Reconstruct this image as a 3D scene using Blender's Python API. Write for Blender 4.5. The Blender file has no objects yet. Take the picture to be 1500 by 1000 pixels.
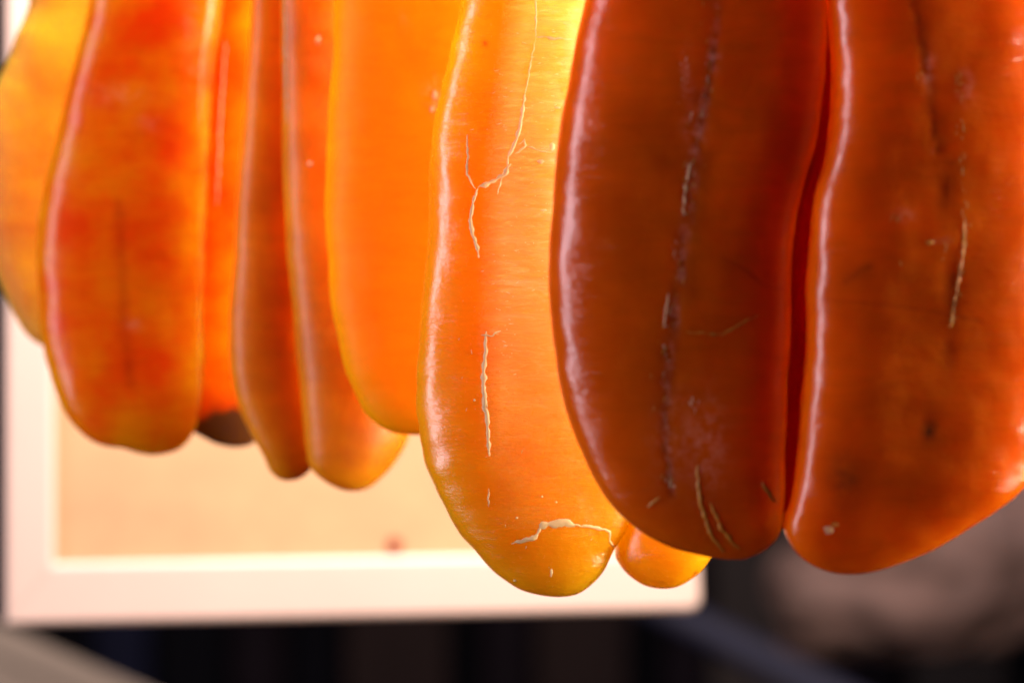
import bpy, bmesh, math, random
from mathutils import Vector, noise
from mathutils.bvhtree import BVHTree

random.seed(7)
S = bpy.context.scene
COL = S.collection
CAMZ = 1.5
LENS = 85.0
K = 36.0 / LENS / 1500.0          # metres per photo pixel at one metre

# ------------------------------------------------------------------ camera
cam = bpy.data.cameras.new('camera')
cam.lens = LENS
cam.sensor_width = 36.0
cam.clip_start = 0.02
cam.clip_end = 60.0
cam.dof.use_dof = True
cam.dof.focus_distance = 0.556
cam.dof.aperture_fstop = 7.0
cam_o = bpy.data.objects.new('camera', cam)
cam_o.location = (0, 0, CAMZ)
cam_o.rotation_euler = (math.radians(90), 0, 0)
COL.objects.link(cam_o)
S.camera = cam_o

# ------------------------------------------------------------------ world
w = bpy.data.worlds.new('World')
S.world = w
w.use_nodes = True
bg = w.node_tree.nodes['Background']
bg.inputs['Color'].default_value = (0.62, 0.60, 0.72, 1)
bg.inputs['Strength'].default_value = 0.012

# ------------------------------------------------------------------ lamps
def area_lamp(name, loc, target, size, size_y, power, colour):
    l = bpy.data.lights.new(name, 'AREA')
    l.shape = 'RECTANGLE'
    l.size, l.size_y = size, size_y
    l.energy = power
    l.color = colour
    o = bpy.data.objects.new(name, l)
    o.location = loc
    d = Vector(target) - Vector(loc)
    o.rotation_euler = d.to_track_quat('-Z', 'Y').to_euler()
    COL.objects.link(o)
    return o

# the stall's strip lamp, over the gap between the row of roe and the board
area_lamp('strip_lamp', (0.065, 0.742, CAMZ + 0.42), (0.0, 0.742, CAMZ), 0.22, 0.04, 21.0, (1.0, 0.84, 0.72))
# a bulb off to the right, raking along the row
area_lamp('side_bulb', (0.52, 0.532, CAMZ + 0.05), (0.0, 0.58, CAMZ), 0.05, 0.35, 9.0, (1.0, 0.82, 0.60))
# cool light from the open side of the stall, on the left
area_lamp('side_light', (-0.70, 0.24, CAMZ + 0.06), (0.0, 0.55, CAMZ), 0.24, 0.8, 6.0, (0.97, 0.85, 0.97))
# unseen fill lamp, added to brighten the wall and bundle behind
area_lamp('background_fill', (0.9, 1.1, CAMZ + 1.2), (0.2, 2.2, CAMZ - 0.3), 0.5, 0.5, 7.0, (0.92, 0.88, 1.0))

# ------------------------------------------------------------------ exposure
S.view_settings.view_transform = 'Standard'
S.view_settings.look = 'None'
S.view_settings.exposure = 0.0
S.view_settings.gamma = 1.0
S.cycles.use_denoising = True
S.cycles.max_bounces = 12
S.cycles.sample_clamp_indirect = 8.0

# ------------------------------------------------------------------ helpers
def P(px, py, d):
    """photo direction (px, py) at depth d -> point of the place"""
    return Vector(((px - 750) * K * d, d, CAMZ - (py - 500) * K * d))

def link(name, me, mat=None, parent=None):
    o = bpy.data.objects.new(name, me)
    COL.objects.link(o)
    if mat: me.materials.append(mat)
    if parent: o.parent = parent
    return o

def thing(name, label, cat, group=None):
    o = bpy.data.objects.new(name, None)
    o.empty_display_size = 0.01
    COL.objects.link(o)
    o['label'] = label
    o['category'] = cat
    if group: o['group'] = group
    return o

def tag(o, label, cat, group=None):
    o['label'] = label
    o['category'] = cat
    if group: o['group'] = group
    return o

def mesh(name, verts, faces, smooth=True):
    me = bpy.data.meshes.new(name)
    me.from_pydata([tuple(v) for v in verts], [], faces)
    me.update()
    if smooth:
        for p in me.polygons: p.use_smooth = True
    return me

# ------------------------------------------------------------------ materials
def new_mat(name):
    m = bpy.data.materials.new(name)
    m.use_nodes = True
    nt = m.node_tree
    return m, nt, nt.nodes['Principled BSDF']

def N(nt, t, **kw):
    n = nt.nodes.new(t)
    for k, v in kw.items():
        if k in n.inputs: n.inputs[k].default_value = v
        else: setattr(n, k, v)
    return n

def mixc(nt, fac, a, b, mode='MIX'):
    n = nt.nodes.new('ShaderNodeMix')
    n.data_type = 'RGBA'
    n.blend_type = mode
    for sock, v in ((n.inputs[0], fac), (n.inputs[6], a), (n.inputs[7], b)):
        if hasattr(v, 'is_linked'): nt.links.new(v, sock)
        elif isinstance(v, (int, float)): sock.default_value = v
        else: sock.default_value = (*v, 1) if len(v) == 3 else v
    return n.outputs[2]

def mathn(nt, op, a, b=None, c=None, clamp=False):
    n = nt.nodes.new('ShaderNodeMath')
    n.operation = op
    n.use_clamp = clamp
    for i, v in enumerate((a, b, c)):
        if v is None: continue
        if hasattr(v, 'is_linked'): nt.links.new(v, n.inputs[i])
        else: n.inputs[i].default_value = v
    return n.outputs[0]

def noise_out(nt, vec, scale, detail=3, rough=0.55, dist=0.0):
    n = N(nt, 'ShaderNodeTexNoise')
    n.inputs['Scale'].default_value = scale
    n.inputs['Detail'].default_value = detail
    n.inputs['Roughness'].default_value = rough
    n.inputs['Distortion'].default_value = dist
    nt.links.new(vec, n.inputs['Vector'])
    return n.outputs['Fac']

def ramp01(nt, v, lo, hi):
    n = N(nt, 'ShaderNodeMapRange')
    n.inputs['From Min'].default_value = lo
    n.inputs['From Max'].default_value = hi
    nt.links.new(v, n.inputs['Value'])
    return n.outputs[0]

def roe_material(name, base, blot, scale, radius=(1.0, 0.28, 0.04), rough=0.36, bump=0.25, off=0.0, spec=0.4, ior=1.45, bloom=(0.80, 0.50, 0.38)):
    """cured roe: translucent amber flesh under a thin dry skin"""
    m, nt, b = new_mat(name)
    tc = N(nt, 'ShaderNodeTexCoord')
    mp = N(nt, 'ShaderNodeMapping')
    mp.inputs['Location'].default_value = (off, off * 0.7, off * 1.3)
    nt.links.new(tc.outputs['Object'], mp.inputs['Vector'])
    v = mp.outputs['Vector']
    st = N(nt, 'ShaderNodeMapping')
    st.inputs['Scale'].default_value = (0.20, 0.20, 1.0)
    nt.links.new(v, st.inputs['Vector'])
    vs = st.outputs['Vector']                     # grain across the lobe
    big = ramp01(nt, noise_out(nt, v, 55, 3), 0.35, 0.68)
    col = mixc(nt, big, base, blot)
    fib = ramp01(nt, noise_out(nt, vs, 260, 5, 0.65, 1.2), 0.45, 0.8)
    col = mixc(nt, mathn(nt, 'MULTIPLY', fib, 0.30), col, tuple(c * 0.62 for c in blot))
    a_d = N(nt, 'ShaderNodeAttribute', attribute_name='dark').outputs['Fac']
    a_m = N(nt, 'ShaderNodeAttribute', attribute_name='dry').outputs['Fac']
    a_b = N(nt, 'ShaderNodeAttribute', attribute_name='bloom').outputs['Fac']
    fine = noise_out(nt, v, 900, 3, 0.65)
    # dry pale skin with torn, streaky borders
    streak = noise_out(nt, vs, 800, 4, 0.65)
    dry = mathn(nt, 'MULTIPLY', a_m, mathn(nt, 'ADD', mathn(nt, 'MULTIPLY', streak, 0.9), 0.45), clamp=True)
    col = mixc(nt, dry, col, (0.95, 0.42, 0.10))
    ridge = mathn(nt, 'MULTIPLY', a_m, ramp01(nt, noise_out(nt, vs, 600, 5, 0.7, 2.0), 0.52, 0.72), clamp=True)
    col = mixc(nt, mathn(nt, 'MULTIPLY', ridge, 0.75), col, (0.96, 0.62, 0.28))
    # blood vessels, bruises, and shade painted onto one sac's tip
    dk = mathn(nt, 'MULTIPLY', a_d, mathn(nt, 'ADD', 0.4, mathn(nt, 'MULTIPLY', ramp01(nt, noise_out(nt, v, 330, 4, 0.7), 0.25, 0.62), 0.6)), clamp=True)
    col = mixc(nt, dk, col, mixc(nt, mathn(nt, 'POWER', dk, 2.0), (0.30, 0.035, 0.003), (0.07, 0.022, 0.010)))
    # whitish salt bloom, and a painted sheen patch on the front sac
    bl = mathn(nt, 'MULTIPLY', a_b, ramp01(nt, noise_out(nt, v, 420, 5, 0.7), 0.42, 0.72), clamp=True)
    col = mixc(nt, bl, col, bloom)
    nt.links.new(col, b.inputs['Base Color'])
    b.subsurface_method = 'RANDOM_WALK'
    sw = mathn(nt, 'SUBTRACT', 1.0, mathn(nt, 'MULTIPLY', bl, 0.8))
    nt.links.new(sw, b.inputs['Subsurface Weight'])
    b.inputs['Subsurface Radius'].default_value = radius
    b.inputs['Subsurface Scale'].default_value = scale
    b.inputs['IOR'].default_value = ior
    b.inputs['Specular IOR Level'].default_value = spec
    r = mathn(nt, 'ADD', rough - 0.08, mathn(nt, 'MULTIPLY', fine, 0.16))
    r = mathn(nt, 'ADD', r, mathn(nt, 'MULTIPLY', dry, 0.10))
    nt.links.new(r, b.inputs['Roughness'])
    # skin: fine transverse wrinkles in patches, pits, broad unevenness
    patch = ramp01(nt, noise_out(nt, v, 120, 3), 0.38, 0.66)
    wr = mathn(nt, 'MULTIPLY', noise_out(nt, vs, 760, 4, 0.65, 1.6), mathn(nt, 'ADD', 0.25, mathn(nt, 'MULTIPLY', patch, 0.9)))
    wr = mathn(nt, 'ADD', wr, mathn(nt, 'MULTIPLY', mathn(nt, 'MULTIPLY', noise_out(nt, vs, 420, 5, 0.7, 2.5), a_m), 2.6))
    h = mathn(nt, 'ADD', wr, mathn(nt, 'MULTIPLY', fine, 0.2))
    h = mathn(nt, 'ADD', h, mathn(nt, 'MULTIPLY', noise_out(nt, v, 260, 3), 0.4))
    bp = N(nt, 'ShaderNodeBump')
    bp.inputs['Strength'].default_value = bump
    bp.inputs['Distance'].default_value = 0.0006
    nt.links.new(h, bp.inputs['Height'])
    nt.links.new(bp.outputs['Normal'], b.inputs['Normal'])
    return m

def plain(name, colour, rough=0.6, vary=0.25, scale=30, bump=0.1, sss=0.0, spec=0.4, depth=0.002):
    m, nt, b = new_mat(name)
    tc = N(nt, 'ShaderNodeTexCoord')
    v = tc.outputs['Object']
    f = ramp01(nt, noise_out(nt, v, scale, 5, 0.6), 0.3, 0.7)
    col = mixc(nt, f, tuple(c * (1 - vary) for c in colour), colour)
    nt.links.new(col, b.inputs['Base Color'])
    b.inputs['Roughness'].default_value = rough
    b.inputs['Specular IOR Level'].default_value = spec
    if sss:
        b.inputs['Subsurface Weight'].default_value = sss
        b.inputs['Subsurface Radius'].default_value = (1, 0.4, 0.15)
        b.inputs['Subsurface Scale'].default_value = depth
    if bump:
        bp = N(nt, 'ShaderNodeBump')
        bp.inputs['Strength'].default_value = bump
        bp.inputs['Distance'].default_value = 0.001
        nt.links.new(noise_out(nt, v, scale * 12, 4), bp.inputs['Height'])
        nt.links.new(bp.outputs['Normal'], b.inputs['Normal'])
    return m

# ------------------------------------------------------------------ outline tools
def spline(pts, n):
    """n points evenly spaced along a centripetal curve through pts"""
    p = [Vector(q) for q in pts]
    p = [p[0] * 2 - p[1]] + p + [p[-1] * 2 - p[-2]]
    out = []
    for i in range(1, len(p) - 2):
        a, b_, c, d = p[i - 1], p[i], p[i + 1], p[i + 2]
        t1 = max((b_ - a).length, 1e-6) ** 0.5
        t2 = t1 + max((c - b_).length, 1e-6) ** 0.5
        t3 = t2 + max((d - c).length, 1e-6) ** 0.5
        for k in range(24):
            t = t1 + (t2 - t1) * k / 24
            A1 = a * ((t1 - t) / t1) + b_ * (t / t1)
            A2 = b_ * ((t2 - t) / (t2 - t1)) + c * ((t - t1) / (t2 - t1))
            A3 = c * ((t3 - t) / (t3 - t2)) + d * ((t - t2) / (t3 - t2))
            B1 = A1 * ((t2 - t) / t2) + A2 * (t / t2)
            B2 = A2 * ((t3 - t) / (t3 - t1)) + A3 * ((t - t1) / (t3 - t1))
            out.append(B1 * ((t2 - t) / (t2 - t1)) + B2 * ((t - t1) / (t2 - t1)))
    out.append(p[-2].copy())
    L = [0.0]
    for i in range(1, len(out)): L.append(L[-1] + (out[i] - out[i - 1]).length)
    res, j = [], 0
    for i in range(n):
        # finer rows towards the rounded end
        u = i / (n - 1)
        u = 0.55 * u + 0.45 * math.sin(u * math.pi / 2)
        s = u * L[-1]
        while j < len(L) - 2 and L[j + 1] < s: j += 1
        f = (s - L[j]) / max(L[j + 1] - L[j], 1e-9)
        res.append(out[j].lerp(out[j + 1], min(1, f)))
    return res

def seg_dist(x, y, pl):
    best = 1e9
    for (x0, y0), (x1, y1) in zip(pl, pl[1:]):
        dx, dy = x1 - x0, y1 - y0
        t = max(0, min(1, ((x - x0) * dx + (y - y0) * dy) / (dx * dx + dy * dy + 1e-9)))
        d = math.hypot(x - x0 - t * dx, y - y0 - t * dy)
        if d < best: best = d
    return best

class Lobe:
    """one sac of roe: traced outline, real thickness, lumpy skin"""
    def __init__(self, parent, mat, left, right, depth, half, cx, rows=200, around=112, flat=2.3, lump=0.0006,
                 seed=0.0, yaw=0.0, top=-330, veins=(), spots=(), bloom_sheen_spots=(), bloom_lines=(), dry=None, label=None):
        def up(e):
            x0, y0 = e[0]
            return [(x0 + (cx - x0) * 0.96, top), (x0 + (cx - x0) * 0.62, top + 28), (x0 + (cx - x0) * 0.28, top * 0.62), (x0 + (cx - x0) * 0.06, top * 0.28)] + list(e)
        Ls, Rs = spline(up(left), rows), spline(up(right), rows)
        wmax = max((a - b_).length for a, b_ in zip(Ls, Rs))
        verts, faces, self.pix = [], [], []
        for j in range(rows):
            l, r = Ls[j], Rs[j]
            c = (l - r).length
            h = half * (c / wmax) ** 0.72
            for i in range(around):
                a = 2 * math.pi * i / around
                ca, sa = math.cos(a), math.sin(a)
                u = math.copysign(abs(ca) ** (2 / flat), ca)
                v = math.copysign(abs(sa) ** (2 / flat), sa)
                q = l.lerp(r, 0.5 - 0.5 * u)
                d = depth - v * h - yaw * u * c * K * depth * 0.5
                p = P(q.x, q.y, depth)
                p.y = d
                nrm = Vector((-u * 0.8, -v, 0)).normalized()
                e = noise.noise(p * 70 + Vector((seed, 0, 0))) * lump + noise.noise(p * 190 + Vector((seed, 3, 0))) * lump * 0.35
                e += noise.noise(Vector((p.x * 60, p.y * 60, p.z * 420)) + Vector((seed, 9, 0))) * lump * 0.16
                dm = 0.0
                if v > 0:
                    for pl, wd, st, ridge in veins:
                        dd = seg_dist(q.x + 5 * noise.noise(Vector((q.x * 0.03, q.y * 0.03, seed))), q.y, pl)
                        if dd < wd * 4: e += ridge * math.exp(-(dd / wd) ** 2) * (0.6 + noise.noise(Vector((q.x, q.y, 1)) * 0.05))
                k = min(1.0, c / wmax * 3)
                verts.append(p + nrm * e * k)
                self.pix.append((q.x, q.y, v))
        for j in range(rows - 1):
            for i in range(around):
                i2 = (i + 1) % around
                faces.append((j * around + i, (j + 1) * around + i, (j + 1) * around + i2, j * around + i2))
        faces.append(tuple(range(around)))
        faces.append(tuple((rows - 1) * around + i for i in range(around - 1, -1, -1)))
        me = mesh('lobe', verts, faces)
        da, dr, bl = [], [], []
        for x, y, v in self.pix:
            a = b_ = m_ = 0.0
            if v > 0:
                for pl, wd, st, ridge in veins:
                    dd = seg_dist(x + 5 * noise.noise(Vector((x * 0.03, y * 0.03, seed))), y, pl)
                    a = max(a, st * math.exp(-(dd / wd) ** 2))
                for sx, sy, rx, ry, st in spots:
                    a = max(a, st * math.exp(-((x - sx) / rx) ** 2 - ((y - sy) / ry) ** 2))
                for pl, wd, st in bloom_lines:
                    b_ = max(b_, st * math.exp(-(seg_dist(x, y, pl) / wd) ** 2))
                for sx, sy, rx, ry, st in bloom_sheen_spots:
                    b_ = max(b_, st * math.exp(-((x - sx) / rx) ** 2 - ((y - sy) / ry) ** 2))
                if dry: m_ = dry(x, y)
            da.append(a); dr.append(m_); bl.append(b_)
        for nm, arr in (('dark', da), ('dry', dr), ('bloom', bl)):
            at = me.attributes.new(nm, 'FLOAT', 'POINT')
            at.data.foreach_set('value', arr)
        self.o = link('lobe', me, mat, parent)
        if label: self.o['label'] = label
        self.tree = BVHTree.FromPolygons(verts, faces)

    def hit(self, px, py):
        o = Vector((0, 0, CAMZ))
        d = (P(px, py, 1.0) - o).normalized()
        p, n, i, dist = self.tree.ray_cast(o, d)
        if n is not None and n.dot(d) > 0: n = -n
        return p, n

    def ribbon(self, name, pts, width, mat, raise_=0.00015, jag=0.5, seed=0.0, step=3.0, label=None):
        """a torn edge of dry skin lying on the lobe, thickest in its middle"""
        path = []
        for (x0, y0), (x1, y1) in zip(pts, pts[1:]):
            n = max(2, int(math.hypot(x1 - x0, y1 - y0) / step))
            for k in range(n): path.append((x0 + (x1 - x0) * k / n, y0 + (y1 - y0) * k / n))
        path.append(pts[-1])
        path = [(x + 2.2 * noise.noise(Vector((x * 0.12, y * 0.12, seed))), y + 2.2 * noise.noise(Vector((x * 0.12, y * 0.12, seed + 7)))) for x, y in path]
        prev, rings = None, []
        hits = [self.hit(*q) for q in path]
        idx = [i for i, h in enumerate(hits) if h[0] is not None]
        for a, i in enumerate(idx):
            p, n = hits[i]
            i0, i1 = idx[max(0, a - 1)], idx[min(len(idx) - 1, a + 1)]
            t = hits[i1][0] - hits[i0][0]
            if t.length < 1e-9: continue
            side = t.normalized().cross(n).normalized()
            f = a / max(1, len(idx) - 1)
            wv = width * (0.25 + 0.75 * math.sin(math.pi * min(1, max(0, f))) ** 0.5) * (1 + jag * noise.noise(Vector((a * 0.35, seed, 2))) * 1.6)
            wv = max(wv, width * 0.12) * K * p.y
            rings.append((p, n, side, wv))
        if len(rings) < 2: return None
        vs, fs = [], []
        prof = ((-0.5, -0.4), (-0.42, 0.55), (0.0, 1.0), (0.42, 0.45), (0.5, -0.4))
        for p, n, sd, wv in rings:
            for a, b_ in prof:
                vs.append(p + sd * a * wv + n * (b_ * raise_ * (0.5 + 0.5 * wv / (width * K * p.y + 1e-9))))
        m_ = len(prof)
        for j in range(len(rings) - 1):
            for i in range(m_ - 1):
                fs.append((j * m_ + i, j * m_ + i + 1, (j + 1) * m_ + i + 1, (j + 1) * m_ + i))
        o = link(name, mesh(name, vs, fs), mat, self.o)
        if label: o['label'] = label
        return o

def fleck(lobe, name, px, py, rx, ry, mat, h=0.0002, seed=0.0):
    """a small crumb of dried skin on the lobe"""
    p, n = lobe.hit(px, py)
    if p is None: return
    s = n.cross(Vector((0, 0, 1))).normalized()
    t = s.cross(n).normalized()
    vs, fs, R = [p + n * h], [], 14
    for r_, hh in ((0.55, h * 0.8), (1.0, -h * 0.6)):
        for i in range(R):
            a = 2 * math.pi * i / R
            k = 1 + 0.45 * noise.noise(Vector((math.cos(a) * 1.3, math.sin(a) * 1.3, seed + px)))
            vs.append(p + s * math.cos(a) * rx * r_ * k * K * p.y + t * math.sin(a) * ry * r_ * k * K * p.y + n * hh)
    for i in range(R):
        fs.append((0, 1 + i, 1 + (i + 1) % R))
        fs.append((1 + i, 1 + R + i, 1 + R + (i + 1) % R, 1 + (i + 1) % R))
    link(name, mesh(name, vs, fs), mat, lobe.o)

def crumbs(lobe, lines, mat, n, seed, size=1.0, spread=4.0, turn=0.0):
    """flaking bits of dry skin along a seam, joined into one part"""
    rnd = random.Random(seed)
    vs, fs = [], []
    for _ in range(n):
        pl = rnd.choice(lines)
        i = rnd.randrange(len(pl) - 1)
        f = rnd.random()
        px = pl[i][0] + (pl[i + 1][0] - pl[i][0]) * f + rnd.gauss(0, spread)
        py = pl[i][1] + (pl[i + 1][1] - pl[i][1]) * f + rnd.gauss(0, 2)
        p, nn = lobe.hit(px, py)
        if p is None: continue
        s = nn.cross(Vector((0, 0, 1))).normalized()
        t = s.cross(nn).normalized()
        rx, ry = size * rnd.uniform(0.8, 2.4), size * rnd.choice((1.2, 2, 3, 6, 9)) * rnd.uniform(0.7, 1.3)
        tilt = turn + rnd.gauss(0.08, 0.25)
        b0 = len(vs)
        h = 0.00012
        R = 8
        vs.append(p + nn * h)
        for q in range(R):
            a = 2 * math.pi * q / R
            k_ = rnd.uniform(0.55, 1.25)
            X, Y = math.cos(a) * rx * k_, math.sin(a) * ry * k_
            X, Y = X * math.cos(tilt) - Y * math.sin(tilt), X * math.sin(tilt) + Y * math.cos(tilt)
            vs.append(p + (s * X + t * Y) * K * p.y - nn * h * 0.4)
        for q in range(R): fs.append((b0, b0 + 1 + q, b0 + 1 + (q + 1) % R))
    o = link('flaking_skin', mesh('flaking_skin', vs, fs), mat, lobe.o)
    o['kind'] = 'stuff'

def tube(name, pts, rad, mat, parent=None, n=10):
    vs, fs = [], []
    for j, p in enumerate(pts):
        t = (pts[min(j + 1, len(pts) - 1)] - pts[max(j - 1, 0)]).normalized()
        a = t.cross(Vector((0, 1, 0.01))).normalized()
        b_ = t.cross(a).normalized()
        r = rad(j / (len(pts) - 1)) if callable(rad) else rad
        for i in range(n):
            g = 2 * math.pi * i / n
            vs.append(p + a * math.cos(g) * r + b_ * math.sin(g) * r)
    for j in range(len(pts) - 1):
        for i in range(n):
            fs.append((j * n + i, j * n + (i + 1) % n, (j + 1) * n + (i + 1) % n, (j + 1) * n + i))
    fs.append(tuple(range(n - 1, -1, -1)))
    fs.append(tuple((len(pts) - 1) * n + i for i in range(n)))
    return link(name, mesh(name, vs, fs), mat, parent)

def rounded_box(name, x0, x1, y0, y1, z0, z1, bev, mat, parent=None, seg=4):
    bm = bmesh.new()
    bmesh.ops.create_cube(bm, size=1)
    for v in bm.verts:
        v.co = Vector(((x0 + x1) / 2 + v.co.x * (x1 - x0), (y0 + y1) / 2 + v.co.y * (y1 - y0), (z0 + z1) / 2 + v.co.z * (z1 - z0)))
    if bev:
        bmesh.ops.bevel(bm, geom=bm.edges[:], offset=bev, segments=seg, profile=0.5, affect='EDGES')
    me = bpy.data.meshes.new(name)
    bm.to_mesh(me); bm.free()
    for p in me.polygons: p.use_smooth = max(abs(c) for c in p.normal) < 0.995
    return link(name, me, mat, parent)

# ------------------------------------------------------------------ the back of the stall
M_dark = [plain('dark_plank_%s' % n, c, 0.8, 0.4, 9, spec=0.1) for n, c in
          (('navy', (0.010, 0.011, 0.032)), ('black', (0.0015, 0.001, 0.004)), ('brown', (0.028, 0.016, 0.016)),
           ('plum', (0.009, 0.005, 0.009)), ('taupe', (0.055, 0.042, 0.040)))]
D_wall = 2.3
def wall_x(px): return (px - 750) * K * D_wall
wall = thing('back_wall', 'dark out-of-focus wall of upright planks far behind the hanging roe', 'wall')
edges = [-1500, -1340, -1180, -1040, -900, -740, -600, -480, -340, -220, -60, 60, 130, 220, 330, 420, 500, 660, 700, 780, 925, 965, 1040, 1210, 1330, 1480, 1620, 1750, 1900, 2040, 2200, 2340]
cols = [1, 3, 1, 2, 1, 0, 1, 3, 1, 3, 1, 1, 0, 1, 3, 1, 2, 1, 3, 2, 1, 3, 4, 3, 4, 1, 3, 1, 2, 1, 3]
for i, (a, b_) in enumerate(zip(edges, edges[1:])):
    y = D_wall + 0.012 * ((i * 7) % 3)
    rounded_box('plank', wall_x(a) + 0.003, wall_x(b_) - 0.003, y, y + 0.03, CAMZ - 0.75, CAMZ + 0.75, 0.004, M_dark[cols[i]], wall, 2)
rounded_box('batten', wall_x(-1520), wall_x(2360), D_wall + 0.056, D_wall + 0.08, CAMZ - 0.70, CAMZ + 0.70, 0.003, M_dark[1], wall, 2)

# ------------------------------------------------------------------ the framed board
D_board = 0.86
M_white = plain('white_painted_wood', (0.325, 0.245, 0.228), 0.5, 0.05, 20, 0.08)
M_beige = plain('beige_board', (0.275, 0.166, 0.088), 0.75, 0.16, 40, 0.15)
board = thing('framed_board', 'beige board in a white painted frame standing behind the roe', 'board')
kb = K * D_board
bw, rail = 0.2550, 73 * kb
bh = 1070 * kb
# local axes: x along the bottom edge, z up, origin at the lower left corner of the frame
def rail_mesh(name, pts, mitres, shift=(0, 0, 0)):
    """a mitred moulding with rounded long edges"""
    bm = bmesh.new()
    f = [bm.verts.new((x, -0.006, z)) for x, z in pts]
    b = [bm.verts.new((x, 0.008, z)) for x, z in pts]
    bm.faces.new(f)
    bm.faces.new(b[::-1])
    n = len(pts)
    for i in range(n): bm.faces.new((f[(i + 1) % n], f[i], b[i], b[(i + 1) % n]))
    bmesh.ops.recalc_face_normals(bm, faces=bm.faces[:])
    keep = [frozenset((f[i], f[(i + 1) % n])) for i in range(n) if i not in mitres]
    ed = [e for e in bm.edges if frozenset(e.verts) in keep]
    bmesh.ops.bevel(bm, geom=ed, offset=0.0022, segments=4, profile=0.5, affect='EDGES')
    me = bpy.data.meshes.new(name)
    bm.to_mesh(me); bm.free()
    for v in me.vertices: v.co += Vector(shift)
    for p in me.polygons: p.use_smooth = p.area < 1e-4 and abs(p.normal.y) < 0.995
    return link(name, me, M_white, board)
hb, cr = rail * 1.24, 0.0045
def arc(a0, a1):
    return [(bw - cr + cr * math.cos(math.radians(a0 + (a1 - a0) * i / 4)), cr + cr * math.sin(math.radians(a0 + (a1 - a0) * i / 4))) for i in range(5)]
rail_mesh('frame_rail', [(0, 0)] + arc(270, 315) + [(bw - rail, hb), (rail, hb)], (5, 7))
rail_mesh('frame_rail', [arc(270, 315)[-1]] + arc(315, 360)[1:] + [(bw, bh), (bw - rail, bh - rail), (bw - rail, hb)], (5, 7), (0.0001, 0, 0.0001))
rail_mesh('frame_rail', [(0, 0), (rail, hb), (rail, bh - rail), (0, bh)], (0, 2), (-0.0001, 0, 0.0001))
rail_mesh('frame_rail', [(0, bh), (rail, bh - rail), (bw - rail, bh - rail), (bw, bh)], (0, 2), (0, 0, 0.0002))
rounded_box('panel', rail * 0.6, bw - rail * 0.6, -0.001, 0.005, rail * 0.6, bh - rail * 0.6, 0, M_beige, board)
knot = bmesh.new()
bmesh.ops.create_uvsphere(knot, u_segments=16, v_segments=10, radius=0.003)
for v in knot.verts: v.co.y *= 0.35
kme = bpy.data.meshes.new('stain'); knot.to_mesh(kme); knot.free()
stain = link('stain', kme, plain('rust_stain', (0.16, 0.03, 0.01), 0.8, 0.3, 200, 0), board)
stain.location = (0.1405, -0.0015, 109 * kb)
board.location = P(6, 916, D_board)
board.rotation_euler = (math.radians(-6), 0, math.radians(11))

# ------------------------------------------------------------------ blurred things behind, low down
M_grey = plain('grey_brown_card', (0.115, 0.088, 0.075), 0.8, 0.2, 25)
box_o = thing('leaning_board', 'grey-brown board leaning at a slant below the left end of the white frame', 'board')
slab = rounded_box('panel', -0.20, 0.20, -0.004, 0.004, -0.30, 0.0, 0.003, M_grey, box_o)
edge = rounded_box('edge_strip', -0.20, 0.20, -0.006, -0.0042, -0.016, 0.0, 0.0008, M_grey, box_o)
box_o.location = P(40, 930, 1.25)
box_o.rotation_euler = (math.radians(-12), math.radians(24), 0)

M_blue = plain('blue_grey_plastic', (0.013, 0.013, 0.036), 0.7, 0.2, 20)
pts = [P(930 + 330 * t, 868 + 170 * t, 1.7 - 0.06 * t) for t in [-0.6 + i / 10 for i in range(25)]]
tag(tube('hose', pts, lambda f: 0.0120, M_blue, None, 20), 'thick blue-grey hose running slantwise below the two largest roe sacs', 'hose')

M_pink = plain('pale_pink_paper', (0.32, 0.19, 0.165), 0.8, 0.6, 22, 0.2)
bm = bmesh.new()
bmesh.ops.create_icosphere(bm, subdivisions=5, radius=1)
for v in bm.verts:
    n = v.co.normalized()
    k = 1 + 0.22 * noise.noise(n * 1.7 + Vector((4, 0, 0))) + 0.10 * noise.noise(n * 4 + Vector((0, 2, 0))) + 0.05 * abs(noise.noise(n * 8))
    v.co = Vector((n.x * 0.128 * k, n.y * 0.08 * k, n.z * 0.078 * k))
me = bpy.data.meshes.new('paper_bundle'); bm.to_mesh(me); bm.free()
for p in me.polygons: p.use_smooth = True
pk = link('paper_bundle', me, M_pink)
pk.location = P(1378, 802, 1.85)
pk.rotation_euler = (0, math.radians(-18), 0)
tag(pk, 'crumpled pale pink bundle far behind, low on the right', 'bundle')

# ------------------------------------------------------------------ the roe
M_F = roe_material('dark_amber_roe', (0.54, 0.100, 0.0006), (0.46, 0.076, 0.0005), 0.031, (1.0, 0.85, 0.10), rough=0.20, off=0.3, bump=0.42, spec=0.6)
M_M = roe_material('golden_amber_roe', (0.95, 0.295, 0.003), (0.94, 0.265, 0.002), 0.052, (1.0, 0.92, 0.14), rough=0.25, off=1.1, bump=0.42, spec=0.8)
M_C = roe_material('bright_orange_roe', (0.95, 0.265, 0.0015), (0.94, 0.24, 0.0015), 0.045, (1.0, 0.85, 0.15), rough=0.45, off=2.3, spec=0.1)
M_B = roe_material('brown_orange_roe', (0.66, 0.225, 0.002), (0.52, 0.15, 0.002), 0.032, (1.0, 0.85, 0.12), rough=0.42, off=3.7, spec=0.45)
M_A = roe_material('red_orange_roe', (0.95, 0.23, 0.002), (0.88, 0.070, 0.0012), 0.055, (1.0, 0.85, 0.12), rough=0.22, off=4.9, bump=0.14, spec=0.3)
M_Z = roe_material('yellow_orange_roe', (0.97, 0.175, 0.03), (0.96, 0.135, 0.02), 0.08, (1.0, 0.85, 0.25), rough=0.45, off=6.1, spec=0.1)
M_skin = plain('torn_dry_skin', (0.97, 0.80, 0.43), 0.4, 0.15, 400, 0.2, 0.0)
_nt = M_skin.node_tree
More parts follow.
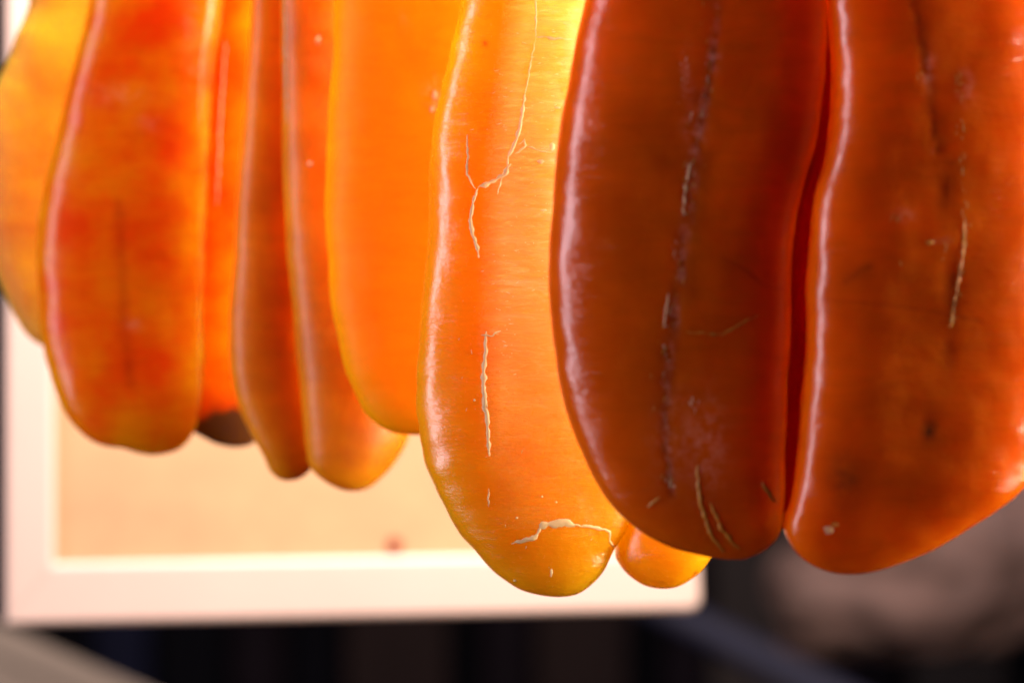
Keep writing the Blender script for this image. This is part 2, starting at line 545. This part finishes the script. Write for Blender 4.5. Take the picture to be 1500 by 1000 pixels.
_tr = N(_nt, 'ShaderNodeBsdfTranslucent')
_tr.inputs['Color'].default_value = (1.0, 0.92, 0.66, 1)
_mx = N(_nt, 'ShaderNodeMixShader')
_mx.inputs[0].default_value = 0.25
_nt.links.new(_nt.nodes['Principled BSDF'].outputs[0], _mx.inputs[1])
_nt.links.new(_tr.outputs[0], _mx.inputs[2])
_nt.links.new(_mx.outputs[0], _nt.nodes['Material Output'].inputs['Surface'])
M_flake = plain('whitish_dry_skin', (0.85, 0.46, 0.24), 0.5, 0.35, 500, 0.2, 0.3)
M_gold = plain('amber_fold', (0.62, 0.24, 0.03), 0.4, 0.3, 300, 0.1, 0.5)
M_string = plain('twine', (0.55, 0.45, 0.32), 0.8, 0.3, 300, 0.2)
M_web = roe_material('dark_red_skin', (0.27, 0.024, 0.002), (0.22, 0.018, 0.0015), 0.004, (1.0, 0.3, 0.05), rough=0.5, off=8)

GR = 'pairs of cured fish roe hanging from the rod'
def hang(root, cx, depth, top=-330):
    a = P(cx, top + 26, depth)
    b_ = Vector((a.x, a.y, 1.682))
    tube('string', [a.lerp(b_, i / 6) for i in range(7)], 0.0012, M_string, root, 8)

# --- front pair
front = thing('cured_roe', 'large dark red-brown roe pair nearest the viewer on the right, pale line down its middle', 'fish roe', GR)
DF = 0.517
F1L = [(857, 0), (845, 60), (833, 120), (820, 180), (810, 270), (804, 390), (807, 460), (821, 565), (847, 654), (889, 730), (926, 769), (973, 797), (1019, 811), (1057, 818), (1078, 819)]
F1R = [(1209, 0), (1208, 100), (1196, 210), (1176, 275), (1163, 350), (1158, 420), (1158, 500), (1154, 560), (1151, 650), (1147, 740), (1139, 784), (1117, 806), (1090, 818), (1078, 819)]
v1 = [(1045, -120), (1043, 20), (1036, 100), (1025, 170), (1014, 230), (1006, 300), (994, 390), (984, 450), (975, 520), (970, 600), (973, 660), (980, 720)]
v1b = [(1022, 240), (1016, 290), (1006, 380), (1000, 440)]
F1 = Lobe(front, M_F, F1L, F1R, DF, 0.0112, 1195, 400, 208, 2.6, 0.0004, 1.0, 0.0,
          veins=[(v1, 6, 0.7, -0.0005), (v1b, 16, 0.4, 0.0), ([(1055, 382), (1085, 398), (1118, 418)], 3, 0.5, -0.0001), ([(1100, 415), (1140, 425)], 3, 0.4, 0.0)],
          spots=[(1120, 410, 14, 10, 0.25), (968, 520, 8, 14, 0.5)],
          bloom_lines=[(v1, 4, 0.5)], bloom_sheen_spots=[(1030, 650, 26, 60, 0.42), (985, 640, 30, 60, 0.22), (1040, 95, 8, 14, 0.7), (1001, 120, 6, 30, 0.5), (1012, 195, 14, 22, 0.4)])  # first wide patch is a purplish sheen painted into the colour
F2L = [(1208, 0), (1214, 60), (1217, 130), (1209, 220), (1191, 290), (1182, 350), (1177, 420), (1180, 470), (1173, 570), (1165, 670), (1156, 730), (1148, 770), (1160, 800), (1190, 827), (1220, 838), (1243, 840)]
F2R = [(1530, 0), (1546, 100), (1556, 250), (1557, 400), (1548, 530), (1527, 650), (1501, 717), (1466, 745), (1430, 768), (1383, 797), (1337, 818), (1290, 834), (1258, 840), (1243, 840)]
v2 = [(1320, -100), (1328, 0), (1336, 60), (1343, 100), (1353, 150), (1359, 200), (1367, 240), (1374, 280), (1379, 330), (1386, 440), (1377, 520), (1362, 580), (1353, 620)]
v2b = [(1372, 60), (1398, 50)]
F2 = Lobe(front, M_F, F2L, F2R, DF, 0.0112, 1215, 400, 208, 3.0, 0.0006, 5.0, 0.14,
          veins=[(v2, 6, 0.7, -0.0005), ([(1195, 440), (1260, 446), (1340, 455), (1420, 470)], 3, 0.4, -0.0001), ([(1225, 415), (1245, 402), (1262, 393)], 6, 0.6, 0.0)],
          spots=[(1352, 627, 9, 18, 1.4), (1240, 405, 22, 10, 0.35), (1225, 700, 36, 52, 0.75), (1385, 245, 16, 8, 0.5)],
          bloom_sheen_spots=[(1347, 108, 7, 22, 0.7), (1310, 320, 14, 9, 0.35), (1362, 355, 8, 6, 0.5), (1403, 135, 9, 20, 0.4)])
k = 0
pale1 = [[(1003, 78), (1001, 118), (994, 138), (999, 160)], [(1010, 205), (1012, 170), (1032, 166), (1038, 120), (1036, 85)], [(1013, 236), (1005, 270), (1001, 315)],
         [(991, 350), (986, 385)], [(979, 430), (973, 480)], [(977, 505), (971, 560)], [(981, 695), (983, 716)], [(1014, 588), (1017, 603)]]
crumbs(F1, pale1, M_flake, 70, 3)
crumbs(F1, [v1], M_gold, 90, 4, 0.8, 7)
F1.ribbon('skin_fold', [(1005, 487), (1060, 490), (1085, 474), (1112, 462)], 3, M_gold, 0.00008, 0.8, 61)
F1.ribbon('torn_skin', pale1[2], 3.5, M_flake, 0.0002, 0.9, 1); F1.ribbon('torn_skin', pale1[4], 3, M_flake, 0.0002, 0.9, 2)
for pts, wd in (([(1021, 680), (1026, 735), (1043, 785), (1060, 808)], 7), ([(1041, 735), (1058, 776), (1082, 803)], 6), ([(1116, 706), (1127, 722), (1137, 736)], 7), ([(948, 742), (967, 728)], 5)):
    F1.ribbon('skin_fold', pts, wd, M_gold, 0.0003, 0.5, k); k += 1
pale2 = [[(1402, 100), (1406, 150), (1411, 220), (1413, 320), (1411, 370), (1401, 430), (1392, 480)]]
crumbs(F2, pale2, M_gold, 80, 5, 1.0, 3)
crumbs(F2, [[(1295, 318), (1312, 316), (1318, 322)], [(1385, 380), (1390, 350)], [(1318, 384), (1340, 396)], [(1345, 100), (1354, 150)]], M_gold, 24, 6, 0.9, 3)
F2.ribbon('torn_skin', pale2[0][3:], 2.5, M_gold, 0.00015, 0.9, 8)
fleck(F2, 'skin_fleck', 1214, 776, 9, 7, M_flake, 0.0002)
fleck(F2, 'skin_fleck', 1223, 768, 7, 4, M_gold, 0.0002)
fleck(F2, 'skin_fleck', 1362, 355, 7, 4, M_gold, 0.0002)
# skin bridging the two sacs, its dark red standing in for the crevice's shade
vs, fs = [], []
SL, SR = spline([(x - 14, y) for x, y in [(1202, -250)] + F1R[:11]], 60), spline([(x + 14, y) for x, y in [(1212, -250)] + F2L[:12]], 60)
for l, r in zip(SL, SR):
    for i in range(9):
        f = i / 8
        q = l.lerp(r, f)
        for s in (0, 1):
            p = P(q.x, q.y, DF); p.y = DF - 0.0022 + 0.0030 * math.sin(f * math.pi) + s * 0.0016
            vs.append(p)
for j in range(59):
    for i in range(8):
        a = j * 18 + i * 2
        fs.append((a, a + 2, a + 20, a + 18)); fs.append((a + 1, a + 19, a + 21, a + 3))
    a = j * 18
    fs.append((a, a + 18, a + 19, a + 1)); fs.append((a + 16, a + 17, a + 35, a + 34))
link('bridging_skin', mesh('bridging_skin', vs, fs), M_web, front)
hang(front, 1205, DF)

# --- middle pair, in focus
mid = thing('cured_roe', 'golden orange roe pair with cracked pale skin, left of the largest dark pair', 'fish roe', GR)
DM = 0.577
M1L = [(676, 0), (667, 40), (663, 62), (659, 88), (648, 135), (638, 180), (631, 220), (627, 290), (625, 360), (622, 410), (618, 460), (611, 530), (609, 585), (614, 640), (625, 682), (645, 727), (667, 767), (700, 810), (730, 840), (760, 860), (790, 870), (818, 874)]
M1R = [(892, 0), (905, 150), (922, 350), (936, 520), (940, 640), (934, 730), (922, 775), (903, 806), (890, 833), (870, 856), (845, 870), (818, 874)]
def dry_skin(x, y):
    pl = [(-200, 752), (0, 752), (100, 738), (150, 733), (230, 722), (340, 718), (480, 712), (650, 716), (760, 740)]
    xb = pl[-1][1]
    for (y0, x0), (y1, x1) in zip(pl, pl[1:]):
        if y0 <= y <= y1: xb = x0 + (x1 - x0) * (y - y0) / (y1 - y0)
    a = max(0, min(1, (x - xb + 14) / 34))
    return a * (1.0 if y < 420 else max(0.0, 1 - (y - 420) / 300) * 0.8 + 0.12) * (0 if y > 770 else 1)
M1 = Lobe(mid, M_M, M1L, M1R, DM, 0.0115, 892, 420, 208, 2.4, 0.0008, 11.0, 0.12, dry=dry_skin,
          spots=[(711, 71, 4, 4, 0.9), (668, 768, 5, 3, 0.5)])
M2L = [(905, 0), (920, 300), (925, 600), (915, 740), (902, 800), (901, 814), (907, 826), (920, 842), (940, 855), (958, 860), (972, 861)]
M2R = [(1060, 0), (1080, 300), (1085, 550), (1072, 700), (1055, 785), (1041, 816), (1025, 838), (1000, 855), (985, 860), (972, 861)]
M2 = Lobe(mid, M_M, M2L, M2R, DM + 0.006, 0.0100, 900, 200, 112, 2.4, 0.0006, 15.0, spots=[(1016, 837, 3, 5, 0.9)])
for pts, wd in (([(784, -10), (785, 20), (785, 56)], 2.4), ([(785, 56), (778, 85), (775, 110), (769, 140)], 1.6), ([(785, 54), (805, 56), (838, 58)], 3.0),
                ([(769, 138), (766, 160), (761, 190), (754, 212), (746, 228), (743, 245)], 5.0), ([(748, 240), (738, 255), (722, 266), (700, 275)], 6.0),
                ([(697, 276), (691, 268), (684, 255), (685, 230), (685, 198)], 3.5), ([(700, 277), (694, 292), (689, 318), (691, 340), (697, 356), (702, 378)], 5.0),
                ([(738, 250), (733, 268), (729, 285)], 1.6), ([(760, 212), (768, 204), (770, 214), (760, 222), (754, 226)], 2.6), ([(768, 212), (790, 222), (808, 224)], 1.8),
                ([(712, 486), (711, 520), (708, 545), (709, 580), (712, 605), (715, 640), (717, 668)], 6.5), ([(705, 490), (718, 492), (733, 485)], 2.5), ([(716, 715), (716, 742)], 1.8),
                ([(748, 795), (765, 792), (785, 787), (789, 778), (792, 772)], 6.0), ([(790, 773), (800, 768), (826, 765), (842, 769)], 11.0), ([(838, 769), (865, 771), (886, 775), (893, 778), (893, 795)], 4.0),
                ([(893, 790), (900, 802), (905, 810)], 3.0), ([(906, 798), (903, 808)], 6.0), ([(808, 832), (807, 845)], 3.0)):
    M1.ribbon('torn_skin', pts, wd * 1.1, M_skin, 0.00011, 0.7, k); k += 1
for x, y, rx, ry in ((809, 215, 5, 7), (792, 237, 6, 4), (754, 850, 3, 2), (794, 727, 2, 2), (757, 758, 2, 2), (815, 735, 2, 2), (695, 586, 2, 2), (817, 158, 6, 2), (796, 308, 6, 2)):
    fleck(M1, 'skin_fleck', x, y, rx, ry, M_skin, 0.00015)
crumbs(M1, [[(775, 40), (790, 140), (770, 260), (765, 380)], [(810, 20), (815, 160), (800, 300), (795, 420)], [(745, 330), (740, 430), (745, 560)], [(735, 100), (728, 200)]], M_skin, 150, 9, 0.55, 13, 1.5)
crumbs(M1, [[(650, 590), (700, 700), (760, 830)], [(760, 640), (830, 700), (860, 800)], [(680, 420), (690, 600)]], M_skin, 26, 10, 0.5, 20)
hang(mid, 896, DM)

# --- bright orange pair
cc = thing('cured_roe', 'smooth bright orange roe pair half hidden by the cracked golden pair', 'fish roe', GR)
DC = 0.618
C1L = [(490, 0), (488, 80), (482, 160), (478, 240), (476, 300), (480, 380), (485, 440), (493, 485), (505, 533), (521, 577), (537, 608), (560, 627), (584, 635), (606, 636)]
C1R = [(760, 0), (765, 200), (760, 400), (740, 540), (705, 600), (665, 627), (630, 636), (606, 637)]
C1 = Lobe(cc, M_C, C1L, C1R, DC, 0.0100, 755, 200, 120, 2.6, 0.0005, 21.0, bloom_sheen_spots=[(637, 148, 7, 18, 0.9), (412 + 185, 40, 3, 12, 0.4)])
C2 = Lobe(cc, M_C, [(766, 0), (772, 200), (768, 420), (766, 560), (780, 615), (800, 628)], [(870, 0), (880, 200), (870, 420), (845, 560), (822, 615), (800, 628)], DC + 0.004, 0.0090, 760, 140, 80, 2.4, 0.0005, 23.0)
fleck(C1, 'skin_fleck', 637, 140, 4, 10, M_flake); fleck(C1, 'skin_fleck', 633, 160, 4, 6, M_flake)
hang(cc, 758, DC)

# --- brown orange pair
bb = thing('cured_roe', 'brownish orange narrow roe pair between the red-orange and bright orange pairs', 'fish roe', GR)
DB = 0.646
B1L = [(371, 0), (364, 100), (352, 250), (343, 400), (338, 500), (344, 560), (356, 605), (374, 642), (388, 668), (397, 690), (408, 700), (422, 704)]
B1R = [(440, 0), (442, 150), (444, 300), (450, 430), (458, 540), (464, 620), (464, 670), (453, 690), (438, 701), (422, 704)]
B1 = Lobe(bb, M_B, B1L, B1R, DB + 0.006, 0.0100, 409, 200, 112, 2.2, 0.0004, 31.0, 0.35)
B2L = [(413, 0), (416, 150), (418, 300), (428, 420), (440, 540), (448, 620), (455, 680), (468, 697), (485, 709), (504, 717), (523, 719)]
B2R = [(530, 0), (560, 200), (585, 400), (602, 540), (604, 610), (597, 645), (581, 676), (561, 699), (542, 714), (523, 719)]
B2 = Lobe(bb, M_B, B2L, B2R, DB, 0.0115, 417, 220, 120, 2.2, 0.0004, 33.0, 0.35, spots=[(512, 668, 26, 22, 0.25)])
B2.ribbon('pale_seam', [(418, -10), (419, 90), (420, 180)], 6, M_flake, 0.0003, 0.5, 51)
fleck(B2, 'skin_fleck', 466, 60, 4, 9, M_flake)
fleck(B2, 'skin_fleck', 454, 240, 5, 4, M_flake)
hang(bb, 413, DB)

# --- red orange pair
aa = thing('cured_roe', 'glossy red-orange roe pair second from the left end of the row', 'fish roe', GR)
DA = 0.668
A1L = [(135, 0), (119, 70), (101, 140), (86, 200), (70, 270), (61, 330), (58, 390), (61, 440), (67, 500), (75, 540), (85, 573), (98, 602), (116, 627), (137, 645), (158, 653), (180, 656), (202, 663), (223, 667)]
A1R = [(325, 0), (314, 90), (306, 180), (301, 300), (298, 420), (296, 530), (291, 600), (283, 634), (264, 656), (245, 664), (223, 667)]
A1 = Lobe(aa, M_A, A1L, A1R, DA, 0.0105, 322, 240, 140, 2.3, 0.0004, 41.0, 0.15, veins=[([(185, 300), (190, 470), (200, 560)], 9, 0.45, -0.0003)],
          bloom_sheen_spots=[(205, 475, 10, 8, 0.5), (225, 185, 14, 10, 0.35), (180, 145, 40, 14, 0.25), (285, 60, 16, 50, 0.3)])
A2L = [(268, 0), (264, 120), (258, 250), (254, 400), (250, 530), (254, 590), (270, 622), (303, 643), (318, 650), (338, 655)]
A2R = [(420, 0), (420, 200), (410, 400), (396, 560), (386, 620), (374, 647), (358, 654), (338, 655)]
A2 = Lobe(aa, M_A, A2L, A2R, DA + 0.012, 0.0090, 328, 160, 96, 2.3, 0.0004, 43.0, 0.1, spots=[(348, 645, 58, 44, 3.2)])  # dark tip is shade painted into the colour
A2.ribbon('pale_seam', [(331, 60), (323, 170), (318, 300)], 2.5, M_flake, 0.0003, 0.5, 52)
hang(aa, 325, DA)

# --- left end
zz = thing('cured_roe', 'pale yellow-orange roe pair at the left end, mostly behind the red-orange pair', 'fish roe', GR)
DZ = 0.686
Z1L = [(42, 0), (24, 55), (8, 95), (-14, 160), (-24, 250), (-18, 340), (0, 412), (22, 464), (43, 492), (62, 506), (78, 510)]
Z1R = [(170, 0), (172, 150), (165, 300), (150, 400), (125, 470), (102, 503), (78, 510)]
Z1 = Lobe(zz, M_Z, Z1L, Z1R, DZ, 0.0065, 168, 180, 104, 2.3, 0.0007, 51.0)
Z2 = Lobe(zz, M_Z, [(176, 0), (176, 200), (172, 350), (176, 440), (200, 490), (222, 498)], [(290, 0), (296, 200), (286, 350), (268, 440), (245, 490), (222, 498)], DZ + 0.003, 0.0095, 172, 140, 80, 2.3, 0.0005, 53.0)
hang(zz, 172, DZ)

# --- the rod they hang from, above the picture
M_rod = plain('bamboo', (0.40, 0.27, 0.13), 0.5, 0.3, 40)
ra, rb = P(1205, 0, DF), P(172, 0, DZ)
ra.z = rb.z = 1.686
dv = rb - ra
tag(tube('hanging_rod', [ra - dv * 0.35 + dv * 1.6 * i / 12 for i in range(13)], 0.006, M_rod, None, 16), 'bamboo rod above the picture carrying the hanging roe', 'rod')
